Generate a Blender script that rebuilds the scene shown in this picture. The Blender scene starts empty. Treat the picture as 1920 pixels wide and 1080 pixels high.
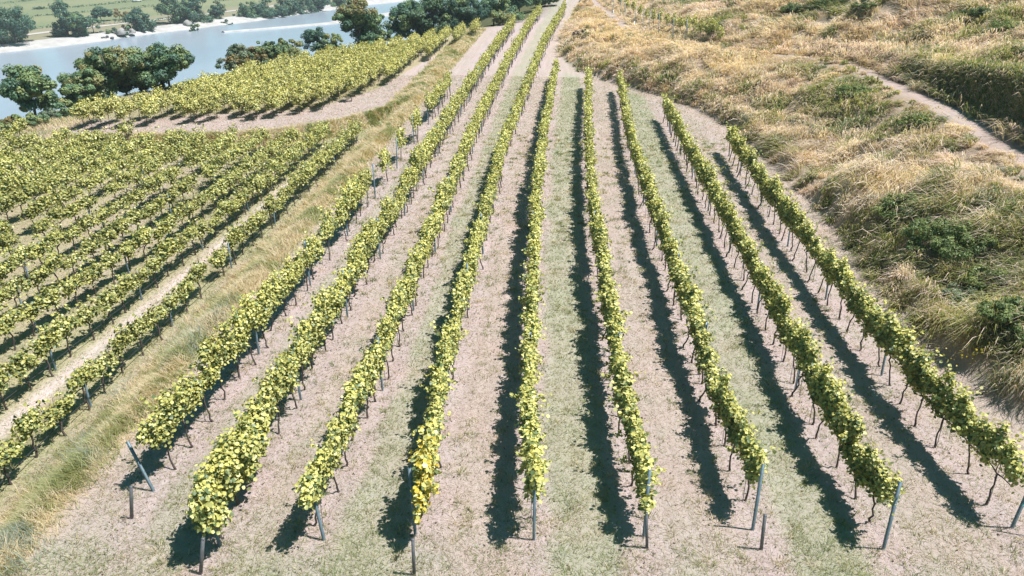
import bpy, math, random
import numpy as np
from mathutils import Vector

sc = bpy.context.scene
COL = sc.collection
R = np.random.default_rng(7)
random.seed(7)

# ------------------------------------------------------------------ camera model (placing helper)
F = 1478.0
YAW, PITCH, CAMZ = math.radians(4.04), math.radians(24.7), 12.4
fw = np.array([-math.sin(YAW) * math.cos(PITCH), math.cos(YAW) * math.cos(PITCH), -math.sin(PITCH)])
rt = np.array([math.cos(YAW), math.sin(YAW), 0.0])
up = np.cross(rt, fw)
CAM = np.array([0.0, 0.0, CAMZ])


def ray(px, py):
    d = fw + rt * (px - 960) / F - up * (py - 540) / F
    return d


def un(px, py, z=0.0):
    d = ray(px, py)
    return CAM + d * ((z - CAMZ) / d[2])


def pr(p):
    d = np.asarray(p, float) - CAM
    w = d @ fw
    return 960 + F * (d @ rt) / w, 540 - F * (d @ up) / w, w


def smooth(a, b, x):
    t = np.clip((np.asarray(x, float) - a) / (b - a), 0, 1)
    return t * t * (3 - 2 * t)


def vnoise(x, y, scale, seed):
    x = np.asarray(x, float) / scale + seed * 17.31
    y = np.asarray(y, float) / scale - seed * 9.77
    xi, yi = np.floor(x).astype(np.int64), np.floor(y).astype(np.int64)
    fx, fy = x - xi, y - yi
    fx, fy = fx * fx * (3 - 2 * fx), fy * fy * (3 - 2 * fy)

    def h(a, b):
        n = (a * 374761393 + b * 668265263 + seed * 1442695) & 0x7fffffff
        n = ((n ^ (n >> 13)) * 1274126177) & 0x7fffffff
        return ((n ^ (n >> 16)) & 0xffff) / 65535.0
    return ((h(xi, yi) * (1 - fx) + h(xi + 1, yi) * fx) * (1 - fy)
            + (h(xi, yi + 1) * (1 - fx) + h(xi + 1, yi + 1) * fx) * fy)


def fbm(x, y, scale, seed, n=3):
    s, a, t = 0, 1.0, 0
    for k in range(n):
        s = s + a * vnoise(x, y, scale / 2 ** k, seed + k)
        t += a
        a *= 0.5
    return s / t


# ------------------------------------------------------------------ the lie of the land
BY = [0, 15, 18.8, 22, 27, 34, 42, 54, 60, 64.5, 71, 76, 84, 100, 127, 165]
BX = [14.0, 13.5, 12.9, 12.1, 11.95, 12.2, 11.9, 11.0, 9.4, 7.4, 3.2, 0.8, -0.9, -1.3, 0.3, 2.2]
TY = [0, 20, 36, 47.3, 62, 68.8, 76, 92.6, 143.8, 200]
TX = [19.4, 19.9, 20.4, 21.0, 21.0, 16.4, 10.6, 7.4, 3.7, 4.3]
TZ = [2.9, 3.0, 3.2, 3.2, 3.2, 2.9, 2.4, 1.6, 0.8, 0.8]
PLX = [-60, -34, -26, -21, -18, -15.8, -13.4, -12]
PLY = [48, 48.2, 48.8, 49.9, 51.6, 54.2, 58.5, 62]
EDGE = np.array([(-35, -60), (-34.5, 48), (-32.5, 56), (-30.5, 64), (-28.6, 72), (-24.2, 81), (-18.8, 89.5), (-14.5, 99), (-11, 107), (-7, 113), (-2.5, 124), (-1, 150),
                 (-1, 230), (400, 230), (400, -60)], float)
SHY = [-200, 120, 231.8, 246.4, 267.9, 311, 368, 395.3, 420, 480, 900]
SHX = [-400, -222, -169.6, -158.6, -149.2, -129.4, -105.4, -94.7, -78.6, -45, 190]
WATER = -22.0
HAZE = 0.00032


def edge_dist(x, y):
    """metres outside the plateau's edge, 0 inside"""
    x, y = np.asarray(x, float), np.asarray(y, float)
    best = np.full(x.shape, 1e9)
    inside = np.zeros(x.shape, bool)
    n = len(EDGE)
    for i in range(n):
        a, b = EDGE[i], EDGE[(i + 1) % n]
        d = b - a
        t = np.clip(((x - a[0]) * d[0] + (y - a[1]) * d[1]) / (d @ d), 0, 1)
        best = np.minimum(best, np.hypot(x - a[0] - t * d[0], y - a[1] - t * d[1]))
        cond = (a[1] > y) != (b[1] > y)
        with np.errstate(divide='ignore', invalid='ignore'):
            xx = (b[0] - a[0]) * (y - a[1]) / (b[1] - a[1]) + a[0]
        inside ^= cond & (x < xx)
    return np.where(inside, 0, best)


def shore(x, y):
    return (np.interp(y, SHY, SHX) - x) * 0.89


def leftmask(x, y):
    yp = np.interp(x, PLX, PLY)
    return smooth(-11.6, -13.0, x) * (1 - smooth(yp - 1.4, yp - 0.2, y))


def terrain(x, y):
    x, y = np.asarray(x, float), np.asarray(y, float)
    xb, xt, zt = np.interp(y, BY, BX), np.interp(y, TY, TX), np.interp(y, TY, TZ)
    w = np.maximum(xt - xb, 3.0)
    t = (x - xb) / w
    s = np.clip(t / (1 - 1.5 / w), 0, 1)
    z = zt * (0.86 * s + 0.14 * smooth(0, 0.1, s))
    win = smooth(0.0, 0.2, t) * (1 - smooth(0.55, 0.82, t))
    z = z + win * (2.4 * (fbm(x, y, 5.0, 3) - 0.5) + 0.8 * (fbm(x, y, 1.5, 8, 2) - 0.5))
    e = x - xt - 0.9
    bh = 2.5 * np.interp(y, [0, 42, 52, 60, 70, 94, 124], [1.05, 0.9, 0.45, 0.22, 0.2, 0.2, 0.2])
    z = z + bh * smooth(-0.1, 0.75, e) + 0.27 * np.clip(e - 1.0, 0, 60)
    z = z + smooth(0.6, 3.5, e) * (3.0 * (fbm(x, y, 6.0, 5) - 0.5) + 1.3 * (fbm(x, y, 1.8, 9, 2) - 0.5))
    z = z + 0.07 * (fbm(x, y, 2.2, 1) - 0.5) + 0.05 * (vnoise(x, y, 0.6, 2) - 0.5)
    z = z - 0.8 * leftmask(x, y)
    z = z + 0.28 * np.exp(-((x + 12.2) / 0.55) ** 2) * smooth(108, 100, y)
    d = edge_dist(x, y)
    dr = smooth(0, 62, d)
    z = z * (1 - dr) - 23.2 * dr + 1.2 * (fbm(x, y, 14, 4) - 0.5) * smooth(4, 20, d) * (1 - smooth(45, 60, d))
    db = shore(x, y)
    far = smooth(4, 11, db)
    return z * (1 - far) + far * (-20.9 + 0.5 * smooth(14, 40, db))


def tz(x, y):
    return float(terrain(np.array([x]), np.array([y]))[0])


def hit(px, py):
    """where the line of sight meets the ground"""
    d = ray(px, py)
    t = np.linspace(8, 520, 6000)
    P = CAM + t[:, None] * d
    below = P[:, 2] < terrain(P[:, 0], P[:, 1])
    k = int(np.argmax(below)) if below.any() else len(t) - 1
    return P[k]


# ------------------------------------------------------------------ mesh helpers
def make_mesh(name, V, quads=None, tris=None, col=None, mats=(), matidx=None, smooth_shade=False):
    V = np.asarray(V, np.float32)
    q = np.zeros((0, 4), np.int32) if quads is None else np.asarray(quads, np.int32)
    t = np.zeros((0, 3), np.int32) if tris is None else np.asarray(tris, np.int32)
    me = bpy.data.meshes.new(name)
    me.vertices.add(len(V))
    me.vertices.foreach_set('co', V.ravel())
    nl = q.size + t.size
    me.loops.add(nl)
    me.polygons.add(len(q) + len(t))
    me.loops.foreach_set('vertex_index', np.concatenate([q.ravel(), t.ravel()]))
    st = np.concatenate([np.arange(len(q)) * 4, q.size + np.arange(len(t)) * 3]).astype(np.int32)
    me.polygons.foreach_set('loop_start', st)
    if smooth_shade:
        me.polygons.foreach_set('use_smooth', np.ones(len(st), bool))
    for m in mats:
        me.materials.append(m)
    if matidx is not None:
        me.polygons.foreach_set('material_index', np.asarray(matidx, np.int32))
    me.update(calc_edges=True)
    if col is not None:
        c = np.ones((len(st), 4), np.float32)
        c[:, :3] = col
        a = me.attributes.new('col', 'FLOAT_COLOR', 'FACE')
        a.data.foreach_set('color', c.ravel())
    return me


def link(name, me, parent=None):
    o = bpy.data.objects.new(name, me)
    COL.objects.link(o)
    if parent is not None:
        o.parent = parent
    return o


def tag(o, label=None, cat=None, group=None, kind=None):
    if label:
        o['label'] = label
    if cat:
        o['category'] = cat
    if group:
        o['group'] = group
    if kind:
        o['kind'] = kind
    return o


def empty(name, loc, rz=0.0, s=(1, 1, 1)):
    o = bpy.data.objects.new(name, None)
    o.empty_display_size = 0.2
    COL.objects.link(o)
    o.location = [float(v) for v in loc]
    o.rotation_euler = (0, 0, rz)
    o.scale = s
    return o


def tube(pts, radii, sides=6, cap=True):
    """tapered tube along a polyline -> verts, quads, tris"""
    P = np.asarray(pts, float)
    V, Q, T = [], [], []
    n = len(P)
    for i in range(n):
        d = P[min(i + 1, n - 1)] - P[max(i - 1, 0)]
        d = d / (np.linalg.norm(d) + 1e-9)
        a = np.cross(d, (0.31, 0.95, 0.05))
        a /= np.linalg.norm(a) + 1e-9
        b = np.cross(d, a)
        for k in range(sides):
            th = 2 * math.pi * k / sides
            V.append(P[i] + radii[i] * (a * math.cos(th) + b * math.sin(th)))
    for i in range(n - 1):
        for k in range(sides):
            k2 = (k + 1) % sides
            Q.append((i * sides + k, i * sides + k2, (i + 1) * sides + k2, (i + 1) * sides + k))
    if cap:
        V.append(P[-1])
        c = len(V) - 1
        for k in range(sides):
            T.append(((n - 1) * sides + k, (n - 1) * sides + (k + 1) % sides, c))
    return V, Q, T


class MB:
    def __init__(self):
        self.V, self.Q, self.T, self.mq, self.mt = [], [], [], [], []

    def add(self, V, Q, T=(), m=0):
        b = len(self.V)
        self.V += [tuple(v) for v in V]
        self.Q += [tuple(i + b for i in q) for q in Q]
        self.T += [tuple(i + b for i in t) for t in T]
        self.mq += [m] * len(Q)
        self.mt += [m] * len(T)

    def tube(self, pts, radii, sides=6, m=0):
        self.add(*tube(pts, radii, sides), m=m)

    def box(self, lo, hi, m=0):
        (a, b, c), (d, e, f) = lo, hi
        V = [(a, b, c), (d, b, c), (d, e, c), (a, e, c), (a, b, f), (d, b, f), (d, e, f), (a, e, f)]
        Q = [(0, 3, 2, 1), (4, 5, 6, 7), (0, 1, 5, 4), (1, 2, 6, 5), (2, 3, 7, 6), (3, 0, 4, 7)]
        self.add(V, Q, m=m)

    def mesh(self, name, mats, smooth_shade=False):
        return make_mesh(name, self.V, self.Q or None, self.T or None, None, mats, self.mq + self.mt, smooth_shade)


def unit(v):
    return v / (np.linalg.norm(v, axis=-1, keepdims=True) + 1e-9)


def leaf_quads(Cn, N, size, rng, fold=True):
    """leaf-sized faces: two folded halves round a midrib, or one kite"""
    n = len(Cn)
    N = unit(N)
    ax = unit(rng.normal(size=(n, 3)))
    U = unit(np.cross(N, ax))
    W = np.cross(N, U)
    s = np.asarray(size).reshape(-1, 1)

    def P(a, b, c):
        return Cn + s * (U * a + W * b + N * c)
    if fold:
        V = np.stack([P(0, -.5, .02), P(0, .55, -.12), P(-.5, -.28, .12), P(-.42, .3, .07), P(.5, -.28, .12), P(.42, .3, .07)], 1)
        b = np.arange(n)[:, None] * 6
        Q = np.concatenate([b + np.array([[0, 1, 3, 2]]), b + np.array([[0, 4, 5, 1]])], 1).reshape(-1, 4)
        return V.reshape(-1, 3), Q, 2
    V = np.stack([P(0, -.55, 0), P(.45, -.05, .1), P(0, .55, -.08), P(-.45, .0, .1)], 1)
    b = np.arange(n)[:, None] * 4
    return V.reshape(-1, 3), (b + np.array([[0, 1, 2, 3]])), 1


def blades(base, h, lean, width, rng, droop=0.12):
    n = len(base)
    az = rng.uniform(0, 2 * math.pi, n)
    side = np.stack([np.cos(az), np.sin(az), np.zeros(n)], 1) * (np.asarray(width)[:, None] / 2)
    h = np.asarray(h)[:, None]
    L = np.concatenate([lean, np.zeros((n, 1))], 1)
    Z = np.array([[0, 0, 1.0]])
    mid = base + Z * h * 0.6 + L * 0.32
    tip = base + Z * h * (1 - droop) + L
    V = np.stack([base - side, base + side, mid + side * .8, mid - side * .8, tip], 1).reshape(-1, 3)
    b = np.arange(n)[:, None] * 5
    return V, b + np.array([[0, 1, 2, 3]]), b + np.array([[3, 2, 4]])


# ------------------------------------------------------------------ materials
def new_mat(name):
    m = bpy.data.materials.new(name)
    m.use_nodes = True
    nt = m.node_tree
    nt.nodes.clear()
    out = nt.nodes.new('ShaderNodeOutputMaterial')
    return m, nt, out


def nd(nt, t, **kw):
    n = nt.nodes.new(t)
    for k, v in kw.items():
        setattr(n, k, v)
    return n


def mixrgb(nt, a, b, fac, blend='MIX'):
    m = nd(nt, 'ShaderNodeMix', data_type='RGBA', blend_type=blend)
    for sock, v in ((m.inputs[6], a), (m.inputs[7], b), (m.inputs[0], fac)):
        if hasattr(v, 'links') or hasattr(v, 'is_linked'):
            nt.links.new(v, sock)
        elif isinstance(v, (int, float)):
            sock.default_value = v
        else:
            sock.default_value = (*v, 1)
    return m.outputs[2]


def noise_node(nt, scale, detail=4, coords='Object', rough=0.55, stretch=None):
    tc = nd(nt, 'ShaderNodeTexCoord')
    src = tc.outputs[coords]
    if stretch:
        mp = nd(nt, 'ShaderNodeMapping')
        mp.inputs['Scale'].default_value = stretch
        nt.links.new(src, mp.inputs['Vector'])
        src = mp.outputs[0]
    n = nd(nt, 'ShaderNodeTexNoise')
    n.inputs['Scale'].default_value = scale
    n.inputs['Detail'].default_value = detail
    n.inputs['Roughness'].default_value = rough
    nt.links.new(src, n.inputs['Vector'])
    return n.outputs['Fac']


def ramp(nt, src, lo, hi):
    m = nd(nt, 'ShaderNodeMapRange')
    m.inputs['From Min'].default_value = lo
    m.inputs['From Max'].default_value = hi
    nt.links.new(src, m.inputs['Value'])
    return m.outputs[0]


def leaf_mat(name, trans=0.35, gloss=0.05, vary=0.25, rough=0.45):
    m, nt, out = new_mat(name)
    at = nd(nt, 'ShaderNodeAttribute', attribute_name='col')
    oi = nd(nt, 'ShaderNodeObjectInfo')
    hs = nd(nt, 'ShaderNodeHueSaturation')
    mr = nd(nt, 'ShaderNodeMapRange')
    mr.inputs['To Min'].default_value = 1 - vary * 0.5
    mr.inputs['To Max'].default_value = 1 + vary * 0.5
    nt.links.new(oi.outputs['Random'], mr.inputs['Value'])
    nt.links.new(mr.outputs[0], hs.inputs['Value'])
    nt.links.new(at.outputs['Color'], hs.inputs['Color'])
    d = nd(nt, 'ShaderNodeBsdfDiffuse')
    t = nd(nt, 'ShaderNodeBsdfTranslucent')
    g = nd(nt, 'ShaderNodeBsdfGlossy')
    g.inputs['Roughness'].default_value = rough
    nt.links.new(hs.outputs[0], d.inputs['Color'])
    tcol = mixrgb(nt, hs.outputs[0], (1.0, 1.0, 0.55), 1.0, 'MULTIPLY')
    nt.links.new(tcol, t.inputs['Color'])
    a = nd(nt, 'ShaderNodeMixShader')
    a.inputs[0].default_value = trans
    nt.links.new(d.outputs[0], a.inputs[1])
    nt.links.new(t.outputs[0], a.inputs[2])
    b = nd(nt, 'ShaderNodeMixShader')
    b.inputs[0].default_value = gloss
    nt.links.new(a.outputs[0], b.inputs[1])
    nt.links.new(g.outputs[0], b.inputs[2])
    nt.links.new(b.outputs[0], out.inputs[0])
    return m


def simple_mat(name, c1, c2, scale, rough=0.8, metal=0.0, bump=0.0, stretch=None):
    m, nt, out = new_mat(name)
    p = nd(nt, 'ShaderNodeBsdfPrincipled')
    f = ramp(nt, noise_node(nt, scale, 5, stretch=stretch), 0.3, 0.7)
    nt.links.new(mixrgb(nt, c1, c2, f), p.inputs['Base Color'])
    p.inputs['Roughness'].default_value = rough
    p.inputs['Metallic'].default_value = metal
    if bump:
        b = nd(nt, 'ShaderNodeBump')
        b.inputs['Strength'].default_value = bump
        b.inputs['Distance'].default_value = 0.02
        nt.links.new(f, b.inputs['Height'])
        nt.links.new(b.outputs[0], p.inputs['Normal'])
    nt.links.new(p.outputs[0], out.inputs[0])
    return m


M_vine = leaf_mat('vine_leaf', 0.2, 0.035, 0.22)
M_tree = leaf_mat('tree_leaf', 0.25, 0.02, 0.2)
M_grass = leaf_mat('grass_blade', 0.42, 0.03, 0.0, 0.5)
M_bark = simple_mat('vine_bark', (0.05, 0.035, 0.03), (0.13, 0.10, 0.085), 30, 0.9, bump=0.6, stretch=(1, 1, .2))
M_trunk = simple_mat('tree_bark', (0.09, 0.075, 0.06), (0.2, 0.17, 0.14), 6, 0.9, bump=0.5, stretch=(1, 1, .2))
M_post = simple_mat('galvanised_steel', (0.12, 0.18, 0.21), (0.21, 0.28, 0.32), 9, 0.55, 0.35)
M_stake = simple_mat('stake_steel', (0.10, 0.11, 0.12), (0.2, 0.2, 0.2), 12, 0.6, 0.4)
M_hose = simple_mat('black_hose', (0.02, 0.022, 0.025), (0.04, 0.04, 0.045), 5, 0.5)
M_white = simple_mat('white_plastic', (0.72, 0.74, 0.74), (0.85, 0.85, 0.84), 12, 0.4)
M_tie = simple_mat('turquoise_twine', (0.05, 0.45, 0.48), (0.1, 0.55, 0.55), 40, 0.6)
M_glass = simple_mat('dark_glass', (0.02, 0.025, 0.03), (0.03, 0.035, 0.04), 3, 0.1)
M_tyre = simple_mat('tyre_rubber', (0.02, 0.02, 0.02), (0.035, 0.035, 0.035), 20, 0.9)

# ground: zone colour from the mesh, broken up by noise
M_ground, nt, out = new_mat('ground')
pb = nd(nt, 'ShaderNodeBsdfPrincipled')
at = nd(nt, 'ShaderNodeAttribute', attribute_name='zone')
n1 = ramp(nt, noise_node(nt, 0.55, 6), 0.32, 0.7)
n2 = ramp(nt, noise_node(nt, 5.5, 6, rough=0.7), 0.3, 0.72)
n3 = ramp(nt, noise_node(nt, 26, 4, rough=0.7), 0.25, 0.75)
c = mixrgb(nt, at.outputs['Color'], (1.07, 0.97, 0.99), n1, 'MULTIPLY')
c = mixrgb(nt, c, (0.86, 0.85, 0.80), n2, 'MULTIPLY')
n4 = ramp(nt, noise_node(nt, 9.0, 7, rough=0.75), 0.60, 0.74)
c = mixrgb(nt, c, (0.79, 0.76, 0.69), n4, 'MULTIPLY')
n5 = ramp(nt, noise_node(nt, 1.0, 4, stretch=(3.2, .22, 1)), 0.35, 0.65)
c = mixrgb(nt, c, (0.88, 0.87, 0.86), n5, 'MULTIPLY')
c = mixrgb(nt, c, (0.86, 0.85, 0.82), n3, 'MULTIPLY')
nt.links.new(c, pb.inputs['Base Color'])
pb.inputs['Roughness'].default_value = 0.95
pb.inputs['Specular IOR Level'].default_value = 0.1
bp = nd(nt, 'ShaderNodeBump')
bp.inputs['Strength'].default_value = 0.55
bp.inputs['Distance'].default_value = 0.05
nt.links.new(n2, bp.inputs['Height'])
bp2 = nd(nt, 'ShaderNodeBump')
bp2.inputs['Strength'].default_value = 0.5
bp2.inputs['Distance'].default_value = 0.02
nt.links.new(n3, bp2.inputs['Height'])
nt.links.new(bp.outputs[0], bp2.inputs['Normal'])
nt.links.new(bp2.outputs[0], pb.inputs['Normal'])
nt.links.new(pb.outputs[0], out.inputs[0])

M_gravel = simple_mat('pale_gravel', (0.36, 0.34, 0.315), (0.50, 0.475, 0.455), 0.35, 0.9, bump=0.3)
M_rock = simple_mat('river_rock', (0.20, 0.19, 0.18), (0.36, 0.34, 0.32), 0.8, 0.9, bump=0.5)
M_track = simple_mat('dust_track', (0.42, 0.38, 0.34), (0.52, 0.47, 0.42), 0.3, 0.9)

M_water, nt, out = new_mat('river_water')
pb = nd(nt, 'ShaderNodeBsdfPrincipled')
f = ramp(nt, noise_node(nt, 0.035, 4, stretch=(1, .35, 1)), 0.35, 0.65)
nt.links.new(mixrgb(nt, (0.30, 0.345, 0.40), (0.345, 0.39, 0.445), f), pb.inputs['Base Color'])
pb.inputs['Roughness'].default_value = 0.22
b = nd(nt, 'ShaderNodeBump')
b.inputs['Strength'].default_value = 0.12
b.inputs['Distance'].default_value = 0.2
nt.links.new(noise_node(nt, 0.7, 3, stretch=(1, .5, 1)), b.inputs['Height'])
nt.links.new(b.outputs[0], pb.inputs['Normal'])
nt.links.new(pb.outputs[0], out.inputs[0])

# ------------------------------------------------------------------ rows of the vineyard (plan)
def path_rows():
    rows = {
        1: [(-9.75, 15.1), (-9.6, 20), (-9.5, 33), (-9.5, 64)],
        2: [(-7.4, 12.6), (-7.5, 30), (-7.65, 50), (-7.65, 75), (-7.2, 106)],
        3: [(-5.3, 13.3), (-5.2, 20), (-5.4, 34), (-5.65, 47), (-5.6, 74), (-5.0, 111), (-4.4, 121)],
        4: [(-2.9, 13.5), (-3.25, 18), (-3.35, 29), (-3.55, 45), (-3.3, 58), (-2.7, 87), (-0.9, 128)],
        5: [(-0.5, 13.9), (-0.8, 17), (-1.1, 27), (-1.3, 34), (-1.4, 48), (-1.1, 71)],
        6: [(1.95, 14.1), (1.65, 18), (1.5, 24), (1.2, 34), (1.25, 48), (1.6, 66.5)],
        7: [(4.45, 14.9), (4.2, 19), (4.0, 28), (3.8, 35), (3.7, 47), (4.1, 65.5)],
        8: [(7.15, 14.2), (6.9, 17.5), (6.9, 25), (6.75, 40), (6.7, 55.5)],
        9: [(10.2, 15.2), (9.75, 18.5), (9.55, 26), (9.45, 33), (9.5, 46.5)],
        10: [(-14.15, 13), (-14.1, 20), (-14.0, 34), (-14.0, 52)],
        11: [(-16.7, 15), (-16.5, 19), (-16.3, 24), (-16.05, 37), (-15.9, 50.3)],
        12: [(-18.8, 17.5), (-18.6, 23), (-17.8, 31), (-17.6, 49.3)],
        13: [(-20.5, 19), (-20.2, 24), (-19.5, 34), (-19.4, 48.7)],
    }
    for k in range(14, 23):
        x = -19.6 - 1.72 * (k - 13)
        rows[k] = [(x - .6, 20 + (k - 13) * 1.7), (x - .1, 34), (x + 0.1, 42), (x + 0.2, 48.0)]
    return rows


ROWS = path_rows()


def row_x(k, y):
    p = np.array(ROWS[k])
    return np.interp(y, p[:, 1], p[:, 0])


# ------------------------------------------------------------------ ground sheet
def graded(*segs):
    out_ = []
    for a, b_, st in segs:
        out_ += list(np.arange(a, b_, st))
    out_.append(segs[-1][1])
    return np.array(out_)


gx = graded((-1500, -560, 60), (-560, -236, 12), (-236, -60, 4), (-60, -17, 0.8), (-17, 36, 0.22), (36, 60, 1.2), (60, 200, 10), (200, 900, 50))
gy = graded((-60, 8, 3), (8, 60, 0.22), (60, 110, 0.45), (110, 160, 1.0), (160, 460, 4), (460, 760, 15), (760, 2200, 80))
GX, GY = np.meshgrid(gx, gy)
fx_, fy_ = GX.ravel(), GY.ravel()
fz_ = terrain(fx_, fy_)
nx, ny = len(gx), len(gy)
ii = (np.arange(ny - 1)[:, None] * nx + np.arange(nx - 1)[None, :]).ravel()
gq = np.stack([ii, ii + 1, ii + nx + 1, ii + nx], 1)
gm = make_mesh('ground', np.stack([fx_, fy_, fz_], 1), gq, mats=(M_ground,), smooth_shade=True)


def zone_colour(x, y):
    def L(c0, c1, m):
        return c0 + (c1 - c0) * m[:, None]
    base = np.tile(np.array([[0.48, 0.415, 0.38]]), (len(x), 1))
    pink = np.array([0.50, 0.43, 0.425])
    green = np.array([0.40, 0.405, 0.315])
    wob = 0.5 * (fbm(x, y, 2.0, 21) - 0.5)
    # strips between the rows
    ks = [1, 2, 3, 4, 5, 6, 7, 8, 9]
    xr = {k: row_x(k, y) for k in ks}
    for k in ks:
        m = np.exp(-((x + wob * .5 - xr[k] - 0.12) / 0.42) ** 2)
        base = L(base, pink, 0.9 * m)
    for a, b_, w in ((3, 4, .85), (5, 6, 1), (7, 8, 1), (1, 2, .5), (8, 9, .15), (2, 3, .12)):
        mid, half = (xr[a] + xr[b_]) / 2, (xr[b_] - xr[a]) / 2
        u = np.abs(x + wob - mid) / half
        m = (1 - smooth(0.45, 0.72, u)) * w * (0.55 + 0.6 * fbm(x, y, 1.3, 22))
        m = m * smooth(8, 13, y)
        base = L(base, green, np.clip(m, 0, 1))
    # near headland
    m = (1 - smooth(11.5, 14, y)) * smooth(0.35, 0.75, fbm(x, y, 1.6, 23)) * 0.75
    base = L(base, green, m)
    # bare dusty headland at the far right row ends
    xb = np.interp(y, BY, BX)
    m = smooth(-2.0, -1.3, x - xb) * (1 - smooth(-0.2, 0.2, x - xb)) * smooth(12, 16, y)
    base = L(base, np.array([0.49, 0.42, 0.38]), 0.8 * m)
    # bank of dry grass
    m = smooth(-13.9, -13.4, x + wob * .6) * (1 - smooth(-11.6, -11.1, x + wob * .6)) * (1 - smooth(101, 106, y))
    base = L(base, np.array([0.46, 0.39, 0.25]), m)
    # left block: pale stony strips beside the rows, grass between
    lm = smooth(-13.6, -14.0, x) * (1 - smooth(np.interp(x, PLX, PLY) - 1.2, np.interp(x, PLX, PLY), y))
    base = L(base, np.array([0.41, 0.385, 0.235]), lm)
    for k in range(10, 23):
        m = np.exp(-((x + wob * .3 - row_x(k, y) - (0.55 if k == 11 else .55)) / 0.36) ** 2) * lm
        base = L(base, np.array([0.66, 0.59, 0.57]) if k == 11 else np.array([0.50, 0.43, 0.39]), m * (1.0 if k == 11 else 0.7))
    # upper path
    yp = np.interp(x, PLX, PLY)
    m = smooth(-12.6, -13.2, x) * smooth(yp - 0.3, yp + 0.3, y + wob)
    base = L(base, np.array([0.50, 0.425, 0.405]), m)
    fmk = smooth(1.5, 4.0, y - np.interp(x, [-33, -31, -28, -25, -22, -19, -17.8, -16, -14.5, -12.2], [50.3, 50.4, 51.8, 52.8, 54.0, 55.0, 58.3, 62.5, 78, 98])) * smooth(-12.4, -13.4, x) * (y > 45)
    base = L(base, np.array([0.40, 0.37, 0.21]), .8 * fmk)
    # wild slope
    t = x - xb
    m = smooth(-0.1, 0.5, t + wob)
    base = L(base, np.array([0.40, 0.33, 0.25]), m)
    xt = np.interp(y, TY, TX)
    m = np.exp(-((x + wob * .5 - xt + 0.2) / 1.0) ** 4) * (1 - .6 * smooth(58, 66, y) * smooth(104, 90, y))
    base = L(base, np.array([0.47, 0.395, 0.36]), m)
    # hillside down to the river, far flats
    d = edge_dist(x, y)
    base = L(base, np.array([0.12, 0.13, 0.06]), smooth(0.5, 5, d))
    db = shore(x, y)
    base = L(base, np.array([0.29, 0.28, 0.19]) , smooth(3, 6, db))
    st = 0.5 + 0.5 * np.sin(db / 9.0 + 2 * fbm(x, y, 60, 31))
    fieldc = np.array([0.235, 0.27, 0.155])[None] + (st[:, None] - .5) * np.array([[0.05, 0.03, 0.02]])
    fm = smooth(34, 40, db)
    base = base * (1 - fm[:, None]) + fieldc * fm[:, None]
    return base


zc = np.ones((len(fx_), 4), np.float32)
zc[:, :3] = zone_colour(fx_, fy_)
za = gm.attributes.new('zone', 'FLOAT_COLOR', 'POINT')
za.data.foreach_set('color', zc.ravel())
tag(link('ground', gm), kind='structure')

# river
V = [(-1400, -300, WATER), (60, -300, WATER), (60, 900, WATER), (-1400, 900, WATER)]
tag(link('river', make_mesh('river', V, [(0, 1, 2, 3)], mats=(M_water,))), kind='structure')


def strip(name, ys, offs, zs, mat, wob=0.0):
    V, Q = [], []
    for i, y in enumerate(ys):
        for j, (o, z) in enumerate(zip(offs, zs)):
            xx = float(np.interp(y, SHY, SHX)) - o / 0.89
            wv = wob * (vnoise(np.array([y]), np.array([j * 9.0]), 9, 40)[0] - 0.5) * 2
            V.append((xx - wv, y, z))
    m = len(offs)
    for i in range(len(ys) - 1):
        for j in range(m - 1):
            Q.append((i * m + j, i * m + j + 1, (i + 1) * m + j + 1, (i + 1) * m + j))
    return tag(link(name, make_mesh(name, V, Q, mats=(mat,), smooth_shade=True)), kind='structure')


strip('gravel_beach', np.arange(100, 640, 2.0), (-3, 0, 3.5, 6.5, 9.5), (-22.5, -21.97, -21.2, -20.75, -20.72), M_gravel, 1.6)
strip('far_track', np.arange(100, 700, 6.0), (24, 27), (-20.62, -20.60), M_track, 0.8)
# gravel bar in the stream
p0, p1, p2 = un(422, 61, WATER), un(640, 44, WATER), un(790, 22, WATER)
bx, by = [p0[0], p1[0], p2[0]], [p0[1], p1[1], p2[1]]
V, Q = [], []
ys = np.arange(p0[1], p2[1], 2.0)
for i, y in enumerate(ys):
    wd = 1.0 + 11.5 * smooth(0, 55, i * 2.0) + 1.5 * (vnoise(np.array([y]), np.array([0.0]), 14, 41)[0] - .5)
    xx = np.interp(y, by, bx)
    for f_, z in ((0, -22.3), (.12, -21.9), (.4, -21.5), (.7, -21.55), (.9, -21.9), (1, -22.3)):
        V.append((xx - f_ * wd, y, z))
for i in range(len(ys) - 1):
    for j in range(5):
        Q.append((i * 6 + j, i * 6 + j + 1, i * 6 + 7 + j, i * 6 + 6 + j))
tag(link('gravel_bar', make_mesh('gravel_bar', V, Q, mats=(M_gravel,), smooth_shade=True)), kind='structure')

# ------------------------------------------------------------------ grapevines
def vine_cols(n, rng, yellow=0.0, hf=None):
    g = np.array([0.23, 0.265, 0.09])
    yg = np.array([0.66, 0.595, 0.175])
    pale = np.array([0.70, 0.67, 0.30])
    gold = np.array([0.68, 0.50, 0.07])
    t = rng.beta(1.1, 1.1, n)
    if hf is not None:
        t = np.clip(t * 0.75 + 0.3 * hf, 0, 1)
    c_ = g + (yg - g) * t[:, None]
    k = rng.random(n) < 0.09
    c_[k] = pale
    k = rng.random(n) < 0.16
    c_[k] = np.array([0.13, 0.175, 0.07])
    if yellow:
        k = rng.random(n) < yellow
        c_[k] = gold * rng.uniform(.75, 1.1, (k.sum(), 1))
    return c_


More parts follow.
